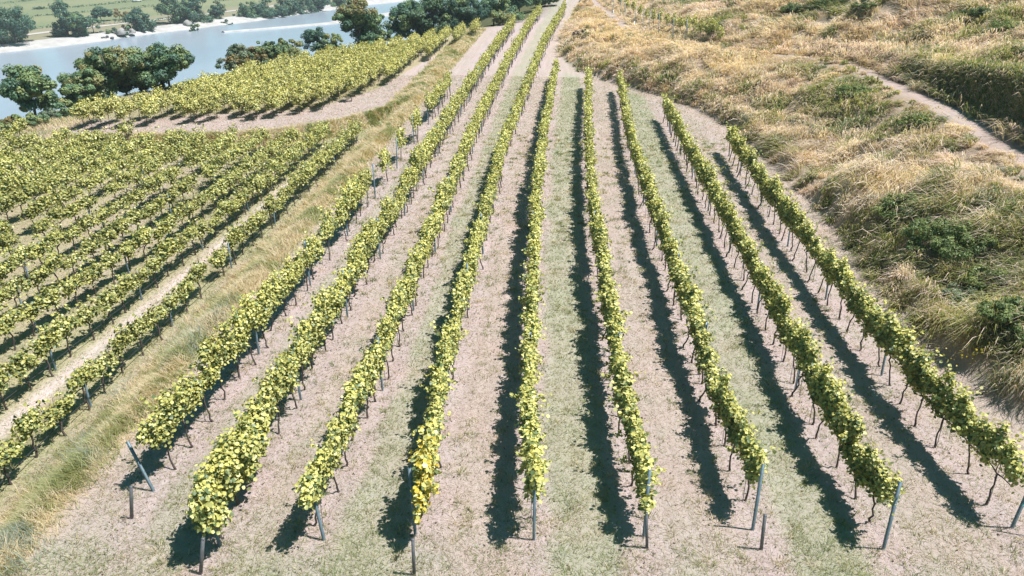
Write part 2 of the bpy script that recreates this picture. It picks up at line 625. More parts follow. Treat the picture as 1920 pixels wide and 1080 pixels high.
def hedge_leaves(rng, n, length=1.3, leaf=0.115, style='hedge'):
    """leaf centres and normals of one trained vine; row runs along local Y"""
    nc = 16 if style == 'hedge' else 13
    if style == 'hedge':
        cy = np.linspace(-length / 2, length / 2, nc) + rng.normal(0, .07, nc)
        cz = rng.uniform(0.95, 1.52, nc)
        cx = rng.normal(0, 0.05, nc)
        sg = (0.056, 0.13, 0.115)
        top = rng.random(nc) < .2
        cz[top] = rng.uniform(1.55, 1.75, top.sum())
    elif style == 'big':
        nc = 22
        cy = np.linspace(-length / 2, length / 2, nc) + rng.normal(0, .07, nc)
        cz = rng.uniform(0.85, 1.75, nc)
        cx = rng.normal(0, 0.13, nc)
        sg = (0.10, 0.13, 0.14)
    elif style == 'bush':
        cy = rng.normal(0, length * .23, nc)
        cz = 1.06 + 0.11 * rng.normal(size=nc) - 0.1 * np.abs(cy)
        cx = rng.normal(0, 0.075, nc)
        sg = (0.07, 0.11, 0.08)
    else:
        cy = rng.normal(0, length * .25, nc)
        cz = rng.uniform(0.85, 1.6, nc)
        cx = rng.normal(0, 0.14, nc)
        sg = (0.11, 0.13, 0.13)
    k = rng.integers(0, nc, n)
    off = rng.normal(size=(n, 3)) * np.array(sg)
    Cn = np.stack([cx[k], cy[k], cz[k]], 1) + off
    Cn[:, 2] = np.clip(Cn[:, 2], 0.62, 2.15)
    N = unit(off) * 0.6 + np.stack([np.sign(Cn[:, 0]) * .4 + .15, np.zeros(n), np.full(n, 1.0)], 1) + rng.normal(0, .5, (n, 3))
    # a few long shoots
    ns = 4
    extraC, extraN = [], []
    for s_ in range(ns):
        b0 = np.array([rng.normal(0, .08), rng.uniform(-length / 2, length / 2), 1.6 if style != 'bush' else 1.1])
        d = np.array([rng.normal(0, .15), rng.normal(0, .2), rng.uniform(.15, .42)])
        for q in range(12):
            extraC.append(b0 + d * q / 11 + rng.normal(0, .045, 3))
            extraN.append(rng.normal(0, .6, 3) + np.array([0, 0, .7]))
    for s_ in range(9):
        b0 = np.array([rng.normal(0, .07), rng.uniform(-length / 2, length / 2), rng.uniform(1.0, 1.6) - (.2 if style == 'bush' else 0)])
        d = np.array([rng.choice((-1, 1)) * rng.uniform(.1, .32), rng.normal(0, .12), rng.uniform(-.22, .2)])
        for q in range(11):
            extraC.append(b0 + d * (.3 + .7 * q / 10) + rng.normal(0, .035, 3))
            extraN.append(rng.normal(0, .5, 3) + np.array([0, 0, .8]))
    Cn = np.concatenate([Cn, extraC])
    N = np.concatenate([N, extraN])
    size = rng.uniform(.75, 1.3, len(Cn)) * leaf
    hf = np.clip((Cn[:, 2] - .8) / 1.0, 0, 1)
    return Cn, N, size, hf


def foliage_mesh(name, seed, style, n, leaf, yellow=0.0):
    rng = np.random.default_rng(seed)
    Cn, N, s, hf = hedge_leaves(rng, n, 1.3 if style == 'hedge' else 1.25, leaf, style)
    V, Q, per = leaf_quads(Cn, N, s, rng, True)
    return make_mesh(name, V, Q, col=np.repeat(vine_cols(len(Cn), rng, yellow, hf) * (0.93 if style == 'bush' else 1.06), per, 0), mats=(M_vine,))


def trunk_mesh(seed, style):
    rng = np.random.default_rng(seed)
    mb = MB()
    h = 0.86 if style == 'hedge' else 0.76
    lean = rng.normal(0, .09, 2)
    pts = [(rng.normal(0, .02) - lean[0] * (1 - q), rng.normal(0, .025) - lean[1] * (1 - q), h * q - (.06 if q == 0 else 0)) for q in (0, .12, .3, .5, .7, .88, 1)]
    rr = [.036, .027, .022, .021, .020, .022, .026]
    mb.tube(pts, [r_ * (1.0 if style == 'hedge' else 1.2) for r_ in rr], 6)
    e = np.array(pts[-1])
    for sgn in (-1, 1):
        mb.tube([e, e + (0.0, .2 * sgn, .05), e + (.01, .5 * sgn, .06)], [.022, .016, .011], 5)
    for q in range(4):
        y0 = rng.uniform(-.45, .45)
        mb.tube([e + (0, y0, .05), e + (rng.normal(0, .06), y0 + rng.normal(0, .08), .55)], [.008, .005], 4)
    return mb.mesh('trunk', (M_bark,), True)


HEDGE = [foliage_mesh('foliage', 100 + k, 'hedge', 1320, .076) for k in range(14)]
GOLD = [foliage_mesh('foliage', 140 + k, 'hedge', 900, .096, (.38, .14)[k]) for k in range(2)]
BIG = [foliage_mesh('foliage', 150 + k, 'big', 2500, .084) for k in range(3)]
BUSH = [foliage_mesh('foliage', 160 + k, 'bush', 700, .082) for k in range(12)]
TR_H = [trunk_mesh(200 + k, 'hedge') for k in range(8)]
TR_B = [trunk_mesh(220 + k, 'bush') for k in range(6)]
mb = MB()
mb.tube([(0.03, .05, -.1), (0.03, .05, 1.25)], [.008, .008], 5)
STAKE = mb.mesh('stake', (M_stake,))


def resample(k, step, rng, jit=0.08):
    p = np.array(ROWS[k], float)
    seg = np.hypot(*np.diff(p, axis=0).T)
    cum = np.concatenate([[0], np.cumsum(seg)])
    s = np.arange(0.35, cum[-1], step)
    s = s + rng.uniform(-jit, jit, len(s))
    return np.stack([np.interp(s, cum, p[:, 0]), np.interp(s, cum, p[:, 1])], 1)


vines = []     # (row, index, x, y, z, style)
rv = np.random.default_rng(31)
for k in ROWS:
    step = 1.06 if k < 10 else 1.12
    pts = resample(k, step, rv)
    for i, (x, y) in enumerate(pts):
        if k == 1:
            gaps = [(27.4, 28.6), (29.6, 31.2), (36.4, 39.2), (40.6, 43.4), (45.0, 48.2), (50.2, 53.0)]
            if any(a < y < b_ for a, b_ in gaps):
                continue
        if k >= 10 and rv.random() < 0.06:
            continue
        vines.append([k, 0, x, y, tz(x, y), 'hedge' if k < 10 else 'bush'])
# rows of the small upper field
rf = np.random.default_rng(32)
for q in range(17):
    x0 = -32.4 + 1.3 * q
    y0 = float(np.interp(x0, [-33, -31, -28, -25, -22, -19, -17.8, -16, -14.5, -12.2], [50.3, 50.4, 51.8, 52.8, 54.0, 55.0, 58.3, 62.5, 78, 98]))
    y1 = float(np.interp(x0, [-32, -31, -29.4, -28.6, -27, -22.8, -17.6, -14, -11.5], [53, 54.5, 57.5, 64, 71, 79.5, 88, 97, 104])) - .5
    y = y0
    while y < y1:
        if rf.random() > 0.05:
            x = x0 + rf.normal(0, .07)
            vines.append([50 + q, 0, x, y, tz(x, y), 'field'])
        y += .98 + rf.uniform(-.12, .12)
# the short staked row above the wild grass
for q, (px, py) in enumerate(zip(np.linspace(1134, 1330, 17), np.interp(np.linspace(1134, 1330, 17), [1134, 1180, 1240, 1290, 1330], [14, 40, 66, 80, 90]))):
    P = hit(px + 12, py - 2)
    vines.append([90, 0, P[0] + .3, P[1], tz(P[0] + .3, P[1]), 'young'])

in_view, rest = [], []
for v in vines:
    a, b_, w = pr((v[2], v[3], v[4] + 1.2))
    v.append(w)
    if v[5] in ('hedge', 'bush') and -12 < a < 1932 and -30 < b_ < 1095:
        in_view.append(v)
    elif -260 < a < 2200:
        rest.append(v)
in_view.sort(key=lambda v: v[6])
near, rest = in_view[:300], rest + in_view[300:]

ROWDESC = {
    1: 'the gappy row along the dry grass bank', 2: 'the row whose near end is the bushiest',
    3: 'the row between the bushy-ended and yellow-ended rows', 4: 'the row that ends in yellow leaves',
    5: 'the fifth row from the wild grass slope', 6: 'the fourth row from the wild grass slope',
    7: 'the third row from the wild grass slope', 8: 'the second row from the wild grass slope',
    9: 'the outermost row along the wild grass slope', 10: 'the first row below the grass bank',
    11: 'the second row below the grass bank', 12: 'the third row below the grass bank',
    13: 'the fourth row below the grass bank', 14: 'the fifth row below the grass bank',
    15: 'the sixth row below the grass bank', 16: 'the seventh row below the grass bank',
    17: 'the eighth row below the grass bank', 18: 'the ninth row below the grass bank'}
ONES = ['', 'first', 'second', 'third', 'fourth', 'fifth', 'sixth', 'seventh', 'eighth', 'ninth', 'tenth', 'eleventh', 'twelfth',
        'thirteenth', 'fourteenth', 'fifteenth', 'sixteenth', 'seventeenth', 'eighteenth', 'nineteenth']
TENS = {2: ('twentieth', 'twenty'), 3: ('thirtieth', 'thirty'), 4: ('fortieth', 'forty'), 5: ('fiftieth', 'fifty'), 6: ('sixtieth', 'sixty')}


def ordinal(n):
    if n < 20:
        return ONES[n]
    t, o = divmod(n, 10)
    return TENS[t][0] if o == 0 else TENS[t][1] + '-' + ONES[o]


for k in range(10, 23):
    ROWDESC[k] = f'the {ordinal(k - 9)} row below the grass bank'
counts = {}
near.sort(key=lambda v: (v[0], v[3]))
rn = np.random.default_rng(41)
for v in near:
    k, _, x, y, z, style, w = v
    counts[k] = n = counts.get(k, 0) + 1
    rz = 0.0 if rn.random() < .5 else math.pi
    if style == 'hedge':
        p = np.array(ROWS[k])
        rz += -math.atan2(float(row_x(k, y + 1) - row_x(k, y - 1)), 2.0)
    s = rn.uniform(.92, 1.08)
    sz = rn.uniform(.86, 1.13) if rn.random() > .07 else rn.uniform(.7, .8)
    wx = rn.uniform(.85, 1.15)
    vig = .84 + .34 * float(vnoise(np.array([y]), np.array([k * 7.0]), 3.2, 90)[0])
    wx, sz = wx * vig, sz * (.5 + .5 * vig)
    root = empty('grapevine', (x, y, z), rz)
    gold = k == 4 and n <= 2
    big = k == 2 and n <= 3
    if style == 'hedge':
        fo = GOLD[n - 1] if gold else (BIG[n - 1] if big else HEDGE[rn.integers(len(HEDGE))])
        tr = TR_H[rn.integers(len(TR_H))]
    else:
        fo, tr = BUSH[rn.integers(len(BUSH))], TR_B[rn.integers(len(TR_B))]
    t_ = link('trunk', tr, root)
    f_ = link('foliage', fo, root)
    f_.scale = (wx, s, sz) if k != 10 else (wx * .85, s * .9, sz * .97)
    f_.rotation_euler = (0, 0, 0)
    if style == 'hedge' and rn.random() < .4:
        link('stake', STAKE, root)
    side = 'near end' if k < 10 else 'picture edge'
    lab = f"{ordinal(n)} {'yellowing ' if gold else ('bushy ' if big else '')}grapevine from the {side} in {ROWDESC[k]}"
    tag(root, lab, 'grapevine', 'grapevines trained along the vineyard rows')

# all the remaining vines as one mass
VV, QQ, CC, MI = [], [], [], []
base_n = 0
rr_ = np.random.default_rng(43)
bark_c = np.array([[0.1, 0.08, 0.07]])
for v in rest:
    k, _, x, y, z, style = v[:6]
    dist = v[6]
    n = int(np.clip(520 * 45 / max(dist, 30), 240, 620))
    if style == 'field':
        n = int(n * 1.8)
    leaf = 0.105 * max(1.0, math.sqrt(560 / n) * .8)
    stl = {'hedge': 'hedge', 'bush': 'bush', 'field': 'tall', 'young': 'tall'}[style]
    if style == 'young':
        n = 260
    Cn, N, s, hf = hedge_leaves(rr_, n, 1.3, leaf, stl)
    Cn[:, 2] *= rr_.uniform(.9, 1.1)
    if style == 'bush':
        Cn[:, 0] *= 1.5
        Cn[:, 2] = 1.08 + (Cn[:, 2] - 1.05) * 1.3
    if style == 'field':
        Cn *= np.array([1.0, 1.0, 0.95])
    V, Q, per = leaf_quads(Cn + np.array([x, y, z]), N, s, rr_, False)
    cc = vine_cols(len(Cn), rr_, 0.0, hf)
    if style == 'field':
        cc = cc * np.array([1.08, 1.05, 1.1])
    VV.append(V)
    QQ.append(Q + base_n)
    base_n += len(V)
    if style == 'bush':
        cc = cc * .93
    CC.append(cc * rr_.uniform(.86, 1.1))
    MI.append(np.zeros(len(Q), int))
    ln = rr_.normal(0, .1, 2)
    hh = {'field': .8, 'bush': .78}.get(style, .95)
    tv, tq, tt = tube([(x + ln[0], y + ln[1], z - .05), (x + ln[0] * .4, y, z + hh * .5), (x, y, z + hh)], [.034, .026, .026], 4, False)
    VV.append(np.array(tv))
    QQ.append(np.array(tq) + base_n)
    base_n += len(tv)
    CC.append(np.repeat(bark_c, len(tq), 0))
    MI.append(np.ones(len(tq), int))
me = make_mesh('distant_grapevines', np.concatenate(VV), np.concatenate(QQ), col=np.concatenate(CC), mats=(M_vine, M_bark), matidx=np.concatenate(MI))
tag(link('distant_grapevines', me), 'smaller green and yellow grapevines filling the far rows and blocks', 'grapevines', kind='stuff')

# ------------------------------------------------------------------ trellis posts
def channel(h, w=.055, d=.042, t=.006):
    """open steel C section standing on the ground"""
    prof = [(-w / 2, -d / 2), (w / 2, -d / 2), (w / 2, d / 2), (w / 2 - t, d / 2), (w / 2 - t, -d / 2 + t), (-w / 2 + t, -d / 2 + t), (-w / 2 + t, d / 2), (-w / 2, d / 2)]
    V = [(a, b_, z) for z in (-.25, h) for a, b_ in prof]
    n = len(prof)
    Q = [(i, (i + 1) % n, n + (i + 1) % n, n + i) for i in range(n)]
    Q += [(n, n + 1, n + 4, n + 5), (n + 1, n + 2, n + 3, n + 4), (n, n + 5, n + 6, n + 7)]
    m_ = MB()
    m_.add(V, Q)
    for z in np.arange(.55, h - .1, .3):       # wire hooks punched out of the flange
        m_.box((w / 2 + .001, -.012, z), (w / 2 + .014, .006, z + .02))
        m_.box((-w / 2 - .014, -.012, z), (-w / 2 - .001, .006, z + .02))
    return m_.mesh('trellis_post', (M_post,))


POST = channel(1.78)
POST_END = channel(1.85, .062, .05)
POST_LOW = channel(1.15)
POST_TALL = channel(2.2)
POST_LEAN = channel(1.42, .06, .05)
mb = MB()
mb.box((-.03, -.03, -.2), (.03, .03, .95))
mb.box((-.034, -.034, .95), (.034, .034, .965))
POST_SHORT = mb.mesh('anchor_post', (M_stake,))
pc = 0
POSTG = 'steel trellis posts in the vine rows'


def place_post(name, me_, x, y, label, lean=(0, 0), rz=0.0, group=POSTG, cat='post'):
    o = link(name, me_)
    o.location = (float(x), float(y), tz(x, y))
    o.rotation_euler = (lean[0], lean[1], rz)
    return tag(o, label, cat, group)


END = {   # row: (px, py of the foot, lean y, text)
    4: (779, 1003, -.02, 'pale steel end post under the yellow leaves, row behind it bending away'),
    5: (1001, 1012, .0, 'upright blue-grey steel end post of the fifth row from the wild slope'),
    6: (1207, 1006, .0, 'upright blue-grey steel end post of the fourth row from the wild slope'),
    7: (1411, 993, .0, 'pale grey end post with a short dark stake beside its foot'),
    8: (1656, 1030, .0, 'thick pale grey end post of the second row from wild slope'),
    9: (1897, 990, .08, 'dark end post with turquoise twine at the outermost row')}
for k, (px, py, ly, lab) in END.items():
    P = un(px, py, 0)
    place_post('end_post', POST_END, P[0], P[1], lab, (0, ly), 0, 'end posts at the near row ends')
for px, py, lean, lab, nm, m_ in (
        (288, 920, (-.10, -.33), 'steel post leaning into the near end of the gappy row', 'end_post', POST_LEAN),
        (413, 1026, (-.12, -.16), 'leaning steel post behind the bushy vine end', 'end_post', POST_LEAN),
        (608, 1014, (-.12, -.14), 'leaning steel post poking from the foliage beside the yellow-ended row', 'end_post', POST_LEAN),
        (247, 972, (.02, .2), 'short dark anchor post standing before the gappy row', 'anchor_post', POST_SHORT),
        (376, 1076, (-.05, .2), 'dark anchor post below the bushy vine end at picture bottom', 'anchor_post', POST_SHORT),
        (777, 1080, (0, .02), 'short dark anchor post in front of the yellow-leaved row end', 'anchor_post', POST_SHORT),
        (1213, 1028, (.0, -.08), 'thin dark brace beside the end post of the fourth row', 'anchor_post', POST_SHORT),
        (1427, 1030, (0, -.04), 'short dark stake in dry grass beside the pale end post', 'anchor_post', POST_SHORT)):
    P = un(px, py, 0)
    place_post(nm, m_, P[0], P[1], lab, lean, 0, 'end posts at the near row ends' if nm == 'end_post' else 'short dark anchor posts')
# turquoise twine and brace on the last post
P = un(1897, 990, 0)
mb = MB()
mb.tube([(P[0] + .12, P[1] - .05, .8), (P[0] - .02, P[1] - .06, .72), (P[0] + .1, P[1] - .07, .66), (P[0] + .22, P[1] - .04, .7)], [.012] * 4, 5)
tag(link('twine', mb.mesh('twine', (M_tie,))), 'turquoise twine knotted round the dark end post', 'twine')
mb = MB()
mb.tube([(P[0] + .02, P[1] - .1, 1.0), (P[0] + .5, P[1] - .35, -.08)], [.02, .02], 6)
tag(link('brace_stake', mb.mesh('brace_stake', (M_stake,))), 'dark slanting brace against the post with turquoise twine', 'stake')

for k in ROWS:
    step = 5.3
    pts = resample(k, step, np.random.default_rng(60 + k), .05)
    n = 0
    for i, (x, y) in enumerate(pts):
        if (i == 0 and k < 10) or (k in (5, 6) and 0):
            continue
        a, b_, w = pr((x, y, tz(x, y) + .5))
        if not (-5 < a < 1925 and -5 < b_ < 1085) or w > 88 or k > 15:
            continue
        n += 1
        place_post('trellis_post', POST if k < 10 else POST_LOW, x + .02, y + .5, f"{ordinal(n)} steel post along {ROWDESC[k]}",
                   (random.gauss(0, .02), random.gauss(0, .03)), -YAW * 0 + random.choice((0, math.pi)))

for k in range(1, 10):
    p0_, p1_ = ROWS[k][0], ROWS[k][-1]
    ys_ = np.arange(p0_[1] - .25, p1_[1], 2.65)
    mb = MB()
    pts = [(float(row_x(k, y)) + .03, float(y), tz(float(row_x(k, y)), float(y)) + 1.02) for y in ys_]
    mb.tube(pts, [.004] * len(pts), 4)
    tag(link('trellis_wire', mb.mesh('trellis_wire', (M_stake,))), f'taut thin steel wire strung along {ROWDESC[k]}', 'wire', 'trellis wires of the main rows')

# drip hoses of the rows below the bank
for k, nm in ((10, 'the first row below the grass bank'), (11, 'the second row below the grass bank')):
    mb = MB()
    ys_ = np.arange(ROWS[k][0][1], ROWS[k][-1][1], .55)
    pts = [(float(row_x(k, y)) + .07, y, tz(float(row_x(k, y)), y) + .42 - .05 * math.sin((y % 1.1) / 1.1 * math.pi)) for y in ys_]
    mb.tube(pts, [.013] * len(pts), 5)
    tag(link('drip_hose', mb.mesh('drip_hose', (M_hose,), True)), f'thin black drip hose strung along {nm}', 'hose', 'drip hoses along the lower rows')

# posts and white guards of the short upper row
gcount = pcount = 0
for q, px in enumerate((1148, 1163, 1172, 1190, 1205, 1217, 1234, 1262, 1284)):
    py = float(np.interp(px, [1134, 1180, 1240, 1290], [16, 44, 71, 84]))
    P = hit(px, py)
    pcount += 1
    place_post('thin_post', POST_TALL, P[0], P[1], f'{ordinal(pcount)} pale post from the far end of the short staked row', (0, random.gauss(0, .02)), 0,
               'pale posts of the short staked row')
mb = MB()
mb.add(*tube([(0, 0, -.03), (0, 0, .6)], [.07, .062], 8))
mb.add(*tube([(0, 0, .6), (0, 0, .604)], [.062, .05], 8))
GUARD = mb.mesh('vine_guard', (M_white,), True)
for px, lab in ((1150, 'farthest white plastic guard in the short staked row'), (1189, 'middle white plastic guard in the short staked row'),
                (1209, 'nearest white plastic guard in the short staked row')):
    py = float(np.interp(px, [1134, 1180, 1240, 1290], [18, 46, 73, 86]))
    P = hit(px, py)
    o = place_post('vine_guard', GUARD, P[0], P[1], lab, (0, 0), 0, 'white guards of the short staked row', 'guard')

# ------------------------------------------------------------------ trees and shrubs
def crown_leaves(rng, w, h, z0, n, leaf, clumps, cols, droop=0.0):
    """leaf clumps through an uneven crown volume; w, h full sizes, z0 crown bottom"""
    m_ = int(rng.integers(7, 11))
    la = rng.uniform(0, 2 * math.pi) + np.arange(m_) * 2.4 + rng.normal(0, .3, m_)
    lr = rng.uniform(.14, .31, m_) * w
    lr[0] *= .3
    lz = rng.uniform(.15, .72, m_)
    lz[0] = .76
    lw, lh = rng.uniform(.15, .27, m_) * w, rng.uniform(.15, .24, m_) * h
    j = rng.choice(m_, clumps, p=(lw ** 2 / (lw ** 2).sum()))
    dd = unit(rng.normal(size=(clumps, 3))) * rng.uniform(.35, 1.0, (clumps, 1)) ** .6
    cx = np.cos(la[j]) * lr[j] + dd[:, 0] * lw[j]
    cy = np.sin(la[j]) * lr[j] + dd[:, 1] * lw[j]
    cz = z0 + h * lz[j] + dd[:, 2] * lh[j]
    cs = rng.uniform(.5, 1.5, clumps) * (w + h) * .5 * .095
    k = rng.integers(0, clumps, n)
    d = unit(rng.normal(size=(n, 3))) * (rng.random((n, 1)) ** .45)
    off = d * cs[k][:, None] * np.array([1.05, 1.05, .8])
    Cn = np.stack([cx[k], cy[k], cz[k]], 1) + off
    N = d + np.array([0, 0, .45]) + rng.normal(0, .35, (n, 3))
    size = leaf * .55 * rng.uniform(.7, 1.35, n)
    cl = rng.integers(0, len(cols), clumps)
    cc = np.array(cols)[cl][k] * rng.uniform(.75, 1.25, (n, 1))
    return Cn, N, size, cc, np.stack([cx, cy, cz], 1)


DARK = [(0.141, 0.234, 0.133), (0.188, 0.283, 0.14), (0.114, 0.198, 0.133), (0.242, 0.312, 0.14)]
OLIVE = [(0.228, 0.297, 0.133), (0.296, 0.333, 0.14), (0.181, 0.262, 0.14), (0.336, 0.319, 0.14)]
TEAL = [(0.107, 0.196, 0.138), (0.089, 0.167, 0.126), (0.161, 0.244, 0.15)]
SILVER = [(0.195, 0.247, 0.156), (0.143, 0.195, 0.13), (0.247, 0.273, 0.169)]
RUST = [(0.27, 0.215, 0.09), (0.21, 0.20, 0.085), (0.30, 0.225, 0.10)]
GREY = [(0.2, 0.2, 0.2), (0.16, 0.16, 0.17)]
_seed = [500]


def tree_at(x, y, w, h, label, cols, name='tree', cat='tree', group=None, n=2600, leaf=.30, clumps=42, bole=.06, top_cols=None):
    _seed[0] += 1
    clumps = int(clumps * 1.5)
    n = int(n * 3.2)
    rng = np.random.default_rng(_seed[0])
    z = tz(x, y)
    root = empty(name, (x, y, z - .05), rng.uniform(0, 6.28))
    Cn, N, s, cc, ctr = crown_leaves(rng, w, h * (1 - bole), h * bole, n, leaf, clumps, cols)
    if top_cols is not None:
        m_ = (Cn[:, 2] > h * .72) & (rng.random(len(Cn)) < .75)
        cc[m_] = np.array(top_cols)[rng.integers(0, len(top_cols), m_.sum())] * rng.uniform(.8, 1.2, (m_.sum(), 1))
    V, Q, per = leaf_quads(Cn, N, s, rng, False)
    Cn[:, 2] = np.maximum(Cn[:, 2], .1)
    V, Q, per = leaf_quads(Cn, N, s, rng, False)
    link('crown', make_mesh('crown', V, Q, col=cc, mats=(M_tree,)), root)
    mb_ = MB()
    r0 = max(.02, h * .022)
    tp = [(0, 0, -.1), (rng.normal(0, .02) * h, rng.normal(0, .02) * h, h * .25), (rng.normal(0, .03) * h, rng.normal(0, .03) * h, h * .52), (0, 0, h * .8)]
    mb_.tube(tp, [r0 * 1.25, r0, r0 * .7, r0 * .25], 7)
    for c_ in ctr[rng.permutation(len(ctr))[:9]]:
        b0 = np.array(tp[1]) * .5 + np.array(tp[2]) * .5 if rng.random() < .6 else np.array(tp[1])
        mid = (b0 + c_) / 2 + np.array([0, 0, .04 * h])
        mb_.tube([b0, mid, c_], [r0 * .45, r0 * .3, r0 * .12], 5)
    link('trunk', mb_.mesh('trunk', (M_trunk,), True), root)
    return tag(root, label, cat, group)


def tree_px(px, top, wpx, fwd, label, cols, **kw):
    """stands fwd metres ahead in the direction of column px; its crown reaches picture height top"""
    d = ray(px, top)
    hd = d[:2] / (d[0] * fw[0] + d[1] * fw[1]) * math.cos(PITCH)
    x, y = hd * fwd
    ztop = CAMZ + d[2] * fwd / (d[0] * fw[0] + d[1] * fw[1]) * math.cos(PITCH)
    depth = pr((x, y, ztop))[2]
    return tree_at(x, y, wpx / F * depth * 1.1, max(ztop - tz(x, y), .6) * 1.03, label, cols, **kw)


NB = 'trees on the near bank'
tree_px(42, 122, 122, 60, 'dark rounded tree at the picture edge above a yellowish bush', DARK + OLIVE, group=NB, n=6500, leaf=.30, clumps=60)
tree_px(186, 84, 150, 66, 'tallest olive-tinged tree before the open river, with a broad crown', OLIVE + DARK, group=NB, n=9000, leaf=.30, clumps=75)
tree_px(250, 104, 105, 68, 'lower tree tucked between the two taller riverside trees', DARK + OLIVE, group=NB, n=5200, leaf=.28, clumps=44)
tree_px(303, 80, 112, 68, 'dark green tree standing over the corner of the upper vine block', DARK, group=NB, n=6500, leaf=.30, clumps=52)
tree_px(222, 100, 80, 69, 'olive tree filling the middle of the riverside clump', OLIVE + DARK, group=NB, n=4200, leaf=.28, clumps=40)
tree_px(160, 122, 74, 65, 'shorter green tree before the tallest riverside tree', DARK + OLIVE, group=NB, n=4200, leaf=.28, clumps=40)
tree_px(132, 150, 70, 63, 'small dark tree under the tallest riverside tree', DARK, group=NB, n=3000, leaf=.26, clumps=30)
tree_px(672, -4, 118, 98, 'wide tree with rust-tinged crown beyond the upper vine block', DARK, group=NB, n=8500, leaf=.34, clumps=60, top_cols=RUST)
tree_px(765, 2, 95, 108, 'bluish tree at the start of the dark tree line', TEAL + DARK, group=NB, n=6500, leaf=.34, clumps=52)
tree_px(812, -16, 105, 110, 'tall dark tree rising behind the bluish tree', DARK + TEAL, group=NB, n=7500, leaf=.34, clumps=58)
tree_px(868, -8, 105, 113, 'broad grey-green tree in the middle of the dark tree line', TEAL, group=NB, n=7500, leaf=.34, clumps=58)
tree_px(925, -14, 95, 117, 'dark tree where the grass bank meets the tree line', DARK, group=NB, n=7000, leaf=.34, clumps=52)
tree_px(975, -26, 90, 136, 'dark tree closing the tree line behind the far row ends', DARK, group=NB, n=7000, leaf=.36, clumps=52)
tree_px(1022, -30, 60, 142, 'last dark tree of the line beyond the converging rows', DARK, group=NB, n=5000, leaf=.36, clumps=44)
tree_px(712, 36, 46, 103, 'small dark tree between the rust-topped tree and bluish tree', DARK, group=NB, n=2600, leaf=.3, clumps=26)
tree_px(942, 16, 50, 114, 'small yellow-green tree against the dark tree line', OLIVE, group=NB, n=2600, leaf=.3, clumps=26)

SB = 'bushes along the upper block edge'
for px, top, w, fwd, lab, cols in (
        (16, 214, 66, 52, 'yellowish bush at the picture edge below the dark rounded tree', RUST + OLIVE),
        (62, 212, 56, 54, 'low green bush beside the yellowish bush', OLIVE),
        (92, 204, 52, 57, 'grey-leaved bush in the gap before the river', SILVER),
        (130, 198, 52, 57, 'low green bush at the start of the upper path', OLIVE + DARK),
        (446, 74, 66, 78, 'pale silver-green bush first along the upper block edge', SILVER),
        (434, 95, 62, 74, 'brown-tinged bush under the pale silver-green bush', RUST + SILVER),
        (490, 66, 56, 81, 'dark teal bush beside the pale silver-green bush', TEAL + DARK),
        (480, 86, 60, 77, 'second brownish bush before the dark teal bush', RUST + OLIVE),
        (536, 68, 66, 84, 'rounded olive bush in the middle of the upper block edge', OLIVE),
        (512, 78, 44, 80, 'small dark bush between the teal and olive bushes', DARK),
        (592, 46, 66, 91, 'dark teal bush just before the rust-topped tree', TEAL),
        (620, 60, 44, 90, 'yellow-green bush at the foot of the rust-topped tree', OLIVE)):
    tree_px(px, top, w, fwd, lab, cols, name='shrub', cat='shrub', group=SB, n=2600, leaf=.24, clumps=34, bole=.02)


def far_tree(px, base, top, wpx, label, cols, name='tree', **kw):
    P = un(px, base - (4 if name == 'tree' else 2), -20.6)
    T_ = CAM + ray(px, top) * ((P - CAM) @ fw)
    depth = pr(P)[2]
    return tree_at(P[0], P[1], wpx / F * depth * 1.55, (T_[2] - P[2] + .5) * 1.22, label, cols, name=name, group='trees on the far bank' if name == 'tree' else 'bushes on the far bank',
                   cat=name, n=kw.pop('n', 4200), leaf=kw.pop('leaf', .72), clumps=kw.pop('clumps', 70), bole=-.12, **kw)


for a in ((30, 84, 8, 66, 'big dark tree at the picture edge across the river', TEAL),
          (128, 70, 9, 42, 'tall teal tree second along the far shore', TEAL),
          (152, 71, 20, 32, 'lower tree leaning against the tall teal far tree', TEAL + DARK),
          (191, 44, 18, 24, 'small tree behind the rust-coloured bush across the river', TEAL),
          (267, 58, 10, 38, 'narrow dark tree just past the rust-coloured far bush', TEAL),
          (328, 46, -6, 54, 'broad far tree at the open field edge', TEAL + DARK),
          (372, 44, -8, 44, 'tall dark far tree standing over pale rocks', TEAL),
          (408, 38, 6, 24, 'thin light tree past the pale rocks', SILVER + TEAL),
          (470, 32, 0, 44, 'dark far tree after the gap in the shore trees', TEAL + DARK),
          (505, 30, -8, 46, 'rounded far tree of the dense shore row', TEAL),
          (535, 26, -12, 36, 'dense far tree before the sandy notch', TEAL),
          (562, 22, -14, 38, 'far tree just after the sandy notch', TEAL),
          (596, 18, -14, 42, 'far tree above the start of the gravel bar', TEAL),
          (632, 12, -18, 38, 'last far tree before the rust-topped near tree', TEAL + DARK)):
    far_tree(*a)
for a in ((176, 62, 34, 26, 'low green bush below the small far tree', TEAL),
          (225, 40, 19, 26, 'rust-coloured bush across the river', RUST),
          (218, 64, 37, 40, 'dark wide bush under the rust-coloured far bush', TEAL + DARK),
          (199, 68, 55, 20, 'grey dome-shaped bush on the far shore', GREY),
          (240, 58, 36, 26, 'brownish scrub beside the wide dark far bush', RUST + DARK),
          (362, 52, 33, 24, 'low dark bush beside pale rocks on the far shore', DARK),
          (424, 40, 28, 20, 'small round bush on the far shore gap', TEAL),
          (76, 20, 14, 14, 'tiny lone bush in the far field', TEAL)):
    far_tree(*a, name='shrub', n=900, clumps=16, leaf=.6)

